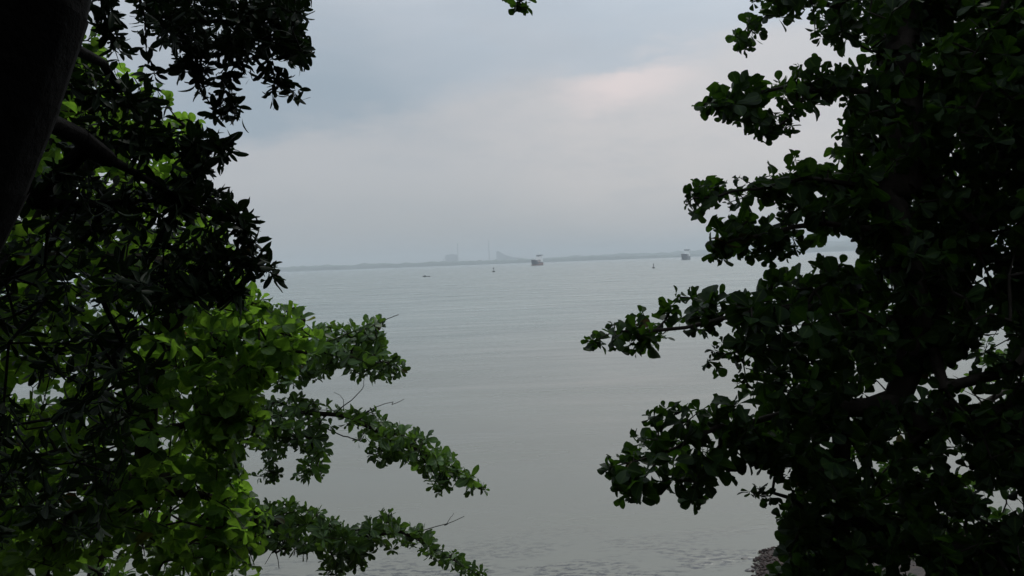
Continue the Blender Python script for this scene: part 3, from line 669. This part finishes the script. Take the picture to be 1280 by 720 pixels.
# tree down the slope at right, seen in the gaps --------------------------------
T = Tree('far', .19, (6, 9), .6, (-10, 45))
T.limb([gp(12.5, 17.5), (12.2, 17.2, 8), (11.2, 16.8, 10.5), (10.5, 16.5, 13)], [.2, .16, .12, .07])
GR2 = [(a_, b_, c_ * .8, d_ * .8) for a_, b_, c_, d_ in GR]
T.poly([(1215, 410), (1330, 380), (1400, 420), (1400, 800), (1010, 800), (1010, 680), (1050, 560), (1080, 540), (1120, 520), (1200, 540)], (14, 18), 420, GR2, pad=2)
T.stroke([(1150, 540, 15, 20), (1120, 520, 15, 14), (1090, 508, 15, 12)], 14); T.stroke([(1270, 440, 15, 24), (1235, 450, 15, 16)], 20)
T.limb([P(1180, 560, 15), P(1130, 500, 15), P(1110, 490, 15), P(1098, 478, 15), P(1088, 470, 15)], [.03, .022, .016, .01, .005]); T.limb([P(1125, 495, 15), P(1140, 480, 15.1), P(1152, 470, 15.2)], [.012, .01, .005])
T.limb([P(1240, 520, 15), P(1215, 490, 15), P(1205, 478, 15), P(1192, 470, 15)], [.02, .014, .009, .004]); T.limb([P(1250, 505, 15), P(1225, 498, 15), P(1200, 485, 15)], [.016, .01, .004]); T.limb([P(1275, 455, 15), P(1255, 463, 15), P(1250, 480, 15)], [.014, .01, .005])
T.grow('slope_tree', 'smaller leaved tree low at right, seen through gaps of the big dark tree', LEAF_FAR, BARK, 'leafy trees rooted down the slope')

# bright young tree at left ---------------------------------------------------------
T = Tree('broad', .178, (4, 8), .5, (-35, 40)); T.wild = .45
T.limb([gp(-6.8, 6.6), (-6.7, 6.8, 12), (-6.4, 7.2, 15), (-6.3, 7.4, 17.5)], [.2, .17, .12, .07])
GL = [(30, 492, 20, 14), (72, 490, 16, 14), (97, 530, 6, 6), (150, 488, 10, 6), (60, 600, 8, 6), (95, 620, 10, 6), (30, 712, 26, 7), (100, 712, 16, 8), (165, 712, 16, 6), (270, 555, 6, 6), (268, 615, 8, 7), (205, 545, 5, 5), (24, 255, 6, 4), (50, 320, 4, 6),
      (125, 325, 6, 4), (150, 40, 20, 20), (300, 580, 9, 9), (215, 130, 18, 18)]
T.poly([(-120, 60), (90, 50), (200, 120), (235, 170), (250, 230), (285, 300), (310, 365), (345, 400), (352, 440), (340, 470), (300, 510), (300, 560), (285, 600), (300, 650), (290, 690), (200, 700), (-120, 740)], (7.8, 10.6), 1150, GL, pad=6)
BO = [(-60, 180), (60, 60), (115, 35), (140, 60), (120, 90), (170, 130), (205, 140), (240, 145), (262, 175), (250, 220), (285, 290), (312, 360), (345, 375), (373, 389), (382, 397), (366, 414), (392, 421), (388, 445), (375, 457), (336, 472), (317, 496), (317, 521), (329, 540), (319, 560),
      (296, 572), (300, 600), (326, 628), (332, 662), (312, 680), (318, 712), (290, 760), (-60, 760)]
for pts in ([(150, 330), (240, 350), (310, 380), (372, 400)], [(200, 440), (300, 430), (375, 440)], [(180, 540), (260, 520), (320, 530)], [(180, 600), (250, 620), (325, 640)], [(60, 260), (120, 200), (180, 170), (235, 158)], [(80, 180), (110, 100), (118, 50)]):
    T.limb([P(a_, b_, 7.7) for a_, b_ in pts])
T.shape(BO, 7.7, 700, GL, full=13, least=4, mind=9, dfn=lambda x, y: 7.6)
T.shape([(235, 380), (330, 370), (373, 389), (390, 418), (386, 446), (370, 460), (336, 474), (320, 500), (322, 545), (300, 575), (305, 605), (330, 632), (334, 664), (316, 690), (318, 712), (260, 700), (250, 560)], 7.4, 150, (), full=12, least=4, mind=8, smin=.6)
for q in ((380, 400), (388, 420), (384, 440), (330, 372), (350, 380), (368, 384), (326, 548), (322, 520), (334, 640), (336, 660), (318, 706), (222, 150), (236, 152), (196, 112), (120, 42), (132, 60), (206, 128)): T.pts.append(P(*q, 7.5)); T.scale.append(.7)
T.cloud((-9, 9, 15), (3.2, 5, 3.0), 500, 1.2)
T.grow('bright_tree', 'bright green broad leaved tree at left with light shining through its outer leaves', LEAF_BRIGHT, BARK, tonefn=lambda p: rng.uniform(.4, .95) if p[0] > -3.2 else .95 * rng.uniform(0, 1) ** .95)

# farther tree whose three boughs reach out at left ------------------------------------------
T = Tree('far', .225, (6, 9), .5, (-25, 50)); T.wild = .45; DF = 14.5
T.limb([gp(-8.6, 15.5), (-8.3, 15.4, 7.5), (-7.6, 15.2, 10), (-6.9, 15, 12)], [.2, .17, .13, .08])
DF = 14.5
C1 = [(344, 467), (373, 414), (402, 406), (431, 402), (458, 404), (470, 394), (482, 409), (480, 428), (487, 443), (502, 448), (504, 467), (485, 470), (478, 479), (465, 470), (446, 472), (429, 465), (414, 465), (402, 475), (383, 479), (344, 492)]
C2 = [(290, 500), (315, 511), (344, 499), (368, 494), (392, 499), (422, 509), (426, 496), (434, 511), (460, 516), (470, 511), (485, 530), (509, 533), (538, 545), (543, 557), (565, 565), (572, 579), (592, 591), (609, 611), (604, 620), (592, 608), (589, 620), (577, 603), (563, 603), (555, 620),
      (541, 618), (533, 603), (538, 591), (519, 586), (509, 577), (494, 577), (475, 579), (458, 569), (460, 557), (446, 552), (451, 538), (431, 535), (397, 535), (404, 550), (412, 564), (407, 581), (404, 596), (392, 594), (378, 601), (368, 594), (373, 579), (380, 565), (358, 555), (353, 574),
      (339, 579), (351, 596), (334, 603), (319, 598), (329, 565), (315, 540), (290, 540)]
C3 = [(250, 640), (315, 628), (363, 623), (378, 635), (407, 635), (422, 647), (446, 662), (451, 650), (487, 638), (494, 652), (519, 657), (538, 669), (543, 681), (572, 689), (582, 701), (602, 710), (612, 735), (590, 725), (563, 706), (548, 706), (533, 693), (509, 681), (499, 676), (492, 691),
      (475, 681), (460, 679), (470, 693), (451, 708), (431, 706), (426, 727), (402, 720), (397, 706), (402, 696), (358, 691), (329, 681), (300, 706), (250, 720)]
for pts in ([(180, 500), (300, 466), (360, 448), (420, 428), (470, 408)], [(400, 440), (450, 450), (496, 458)], [(160, 540), (280, 525), (360, 517), (430, 520), (470, 540), (510, 555), (550, 583), (602, 612)], [(330, 525), (336, 590)], [(385, 520), (395, 585)], [(150, 650), (240, 660), (330, 655), (400, 655), (450, 670), (500, 665), (540, 685), (604, 722)], [(400, 660), (425, 712)], [(525, 570), (550, 605)]):
    T.limb([P(a_, b_, DF - .0012 * (a_ - 300)) for a_, b_ in pts])
for pl, n1 in ((C1, 120), (C2, 175), (C3, 210)):
    T.shape(pl, DF, int(n1 * 1.35), (), full=8, least=2, mind=4.2, thick=3, smin=.65, dfn=lambda x, y: DF - .0012 * (x - 300))
for q in ((472, 400), (500, 456), (484, 475), (606, 612), (590, 614), (598, 608), (603, 716), (594, 718), (486, 642), (454, 704), (428, 716), (400, 590), (378, 596), (337, 598), (348, 592), (546, 616), (370, 498)):
    T.pts.append(P(*q, DF - .0012 * (q[0] - 300))); T.scale.append(.6)
T.poly([(-100, 420), (120, 380), (300, 420), (310, 700), (240, 720), (-100, 720)], (13.5, 17), 420, GL, pad=0)
for pts, rr in (([(420, 516), (440, 500), (452, 488), (455, 478)], .010), ([(450, 524), (470, 508), (492, 503)], .008), ([(430, 520), (428, 500), (418, 490)], .006), ([(400, 530), (430, 545), (436, 548)], .010),
                ([(440, 440), (470, 405), (498, 394)], .009), ([(500, 668), (530, 663), (560, 655), (580, 645)], .010), ([(555, 657), (565, 648), (568, 640)], .005), ([(330, 665), (345, 690), (350, 708)], .01), ([(490, 506), (505, 500)], .005), ([(340, 690), (332, 705)], .006), ([(445, 690), (442, 712)], .005)):
    T.limb([P(a_, b_, DF - .2) for a_, b_ in pts], [rr * 1.2] + [rr * (1 - .18 * k) for k in range(1, len(pts))])
T.grow('bough_tree', 'farther tree at left whose three leafy boughs reach out over the grey water', LEAF_FAR, BARK, 'leafy trees rooted down the slope')

# near dark tree with the heavy trunk -----------------------------------------------------------
T = Tree('narrow', .118, (5, 9), .45, (-5, 65), drop=.4); T.along = .8
T.limb([gp(-2.95, 3.0), P(-270, 620, 3.2), P(-180, 420, 3.2), P(-78, 230, 3.2), P(-5, 20, 3.2), P(60, -220, 3.3), P(160, -520, 3.5)], [.42, .34, .31, .29, .30, .26, .20])
T.limb([P(60, -200, 3.4), P(160, -130, 4.4), P(260, -70, 5.6), P(340, -30, 6.2)], [.08, .055, .035, .02])
T.limb([P(-20, 120, 3.3), P(60, 150, 3.9), P(130, 200, 4.4), P(200, 235, 4.8), P(262, 268, 5)], [.035, .03, .024, .016, .01])
T.limb([P(0, 40, 3.3), P(90, 60, 4.0), P(150, 110, 4.6)], [.05, .03, .018])
GA = [(150, 35, 18, 22), (155, 62, 22, 12), (215, 100, 26, 14), (205, 60, 8, 8), (232, 132, 16, 10), (245, 165, 10, 8)]
def S(pts, n, dz=1.5, **k): T.stroke([(a_, b_, d, r) for a_, b_, r, d in pts], int(n * (.62 if n > 50 and pts[0][3] < 5.3 else .9)), dz=dz, lp=5, lump=False, **k)
T.poly([(170, -40), (392, -40), (380, 20), (386, 70), (350, 84), (320, 68), (290, 66), (255, 70), (215, 60), (180, 40)], (5.4, 7.4), 360, GA)
S([(330, 0, 30, 6), (360, 40, 26, 6), (382, 74, 12, 6)], 40)
S([(300, 20, 26, 6), (300, 60, 20, 6), (305, 92, 10, 6)], 24)
S([(240, 20, 22, 6), (235, 60, 16, 6), (225, 92, 10, 6)], 20)
S([(330, 70, 10, 6), (342, 100, 8, 6), (345, 132, 15, 6)], 11)
S([(350, 88, 4, 6), (366, 116, 4, 6), (374, 130, 12, 6)], 7)
S([(255, 60, 6, 6), (252, 100, 8, 6), (262, 128, 16, 6), (296, 146, 14, 6)], 24)
S([(290, 80, 10, 6), (285, 110, 14, 6), (300, 148, 14, 6)], 15)
S([(130, -20, 18, 5), (138, 40, 12, 5), (152, 80, 10, 5)], 22); S([(175, -10, 10, 5.4), (185, 60, 6, 5.4), (190, 96, 5, 5.4)], 8)
S([(60, 100, 40, 4.4), (120, 110, 30, 4.6), (165, 125, 20, 4.8), (200, 140, 12, 5)], 60)
S([(100, 170, 40, 4.4), (160, 175, 30, 4.7), (220, 178, 24, 5), (262, 182, 20, 5), (285, 190, 8, 5)], 95)
S([(240, 200, 20, 5), (250, 225, 14, 5)], 14)
S([(60, 240, 50, 4.4), (150, 245, 36, 4.8), (220, 250, 28, 5), (270, 262, 28, 5), (305, 280, 16, 5), (318, 300, 12, 5)], 150)
S([(200, 290, 40, 4.8), (260, 310, 36, 5), (300, 325, 20, 5), (325, 330, 12, 5), (344, 340, 14, 5)], 95)
S([(250, 340, 26, 4.9), (280, 360, 16, 4.9), (298, 372, 10, 4.9)], 24)
S([(180, 330, 40, 4.8), (240, 370, 22, 4.8)], 30)
T.poly([(-60, 200), (60, 230), (150, 260), (190, 330), (200, 400), (210, 470), (170, 520), (150, 600), (120, 680), (40, 690), (-60, 700)], (3.9, 5.6), 250, GL, pad=5)
T.cloud((-1.0, .2, 19.2), (6.5, 6.5, 2.2), 1600, 2.2); T.cloud((-1, -6, 18), (9, 4.5, 5), 1600, 2.6); T.cloud((-5.5, 2.5, 16.5), (2.6, 4, 3.6), 900, 2.0); T.cloud((-6.8, 7, 19.6), (3.4, 3.6, 1.6), 700, 2.0)  # unseen leaf masses added overhead, behind and left to shade the scene
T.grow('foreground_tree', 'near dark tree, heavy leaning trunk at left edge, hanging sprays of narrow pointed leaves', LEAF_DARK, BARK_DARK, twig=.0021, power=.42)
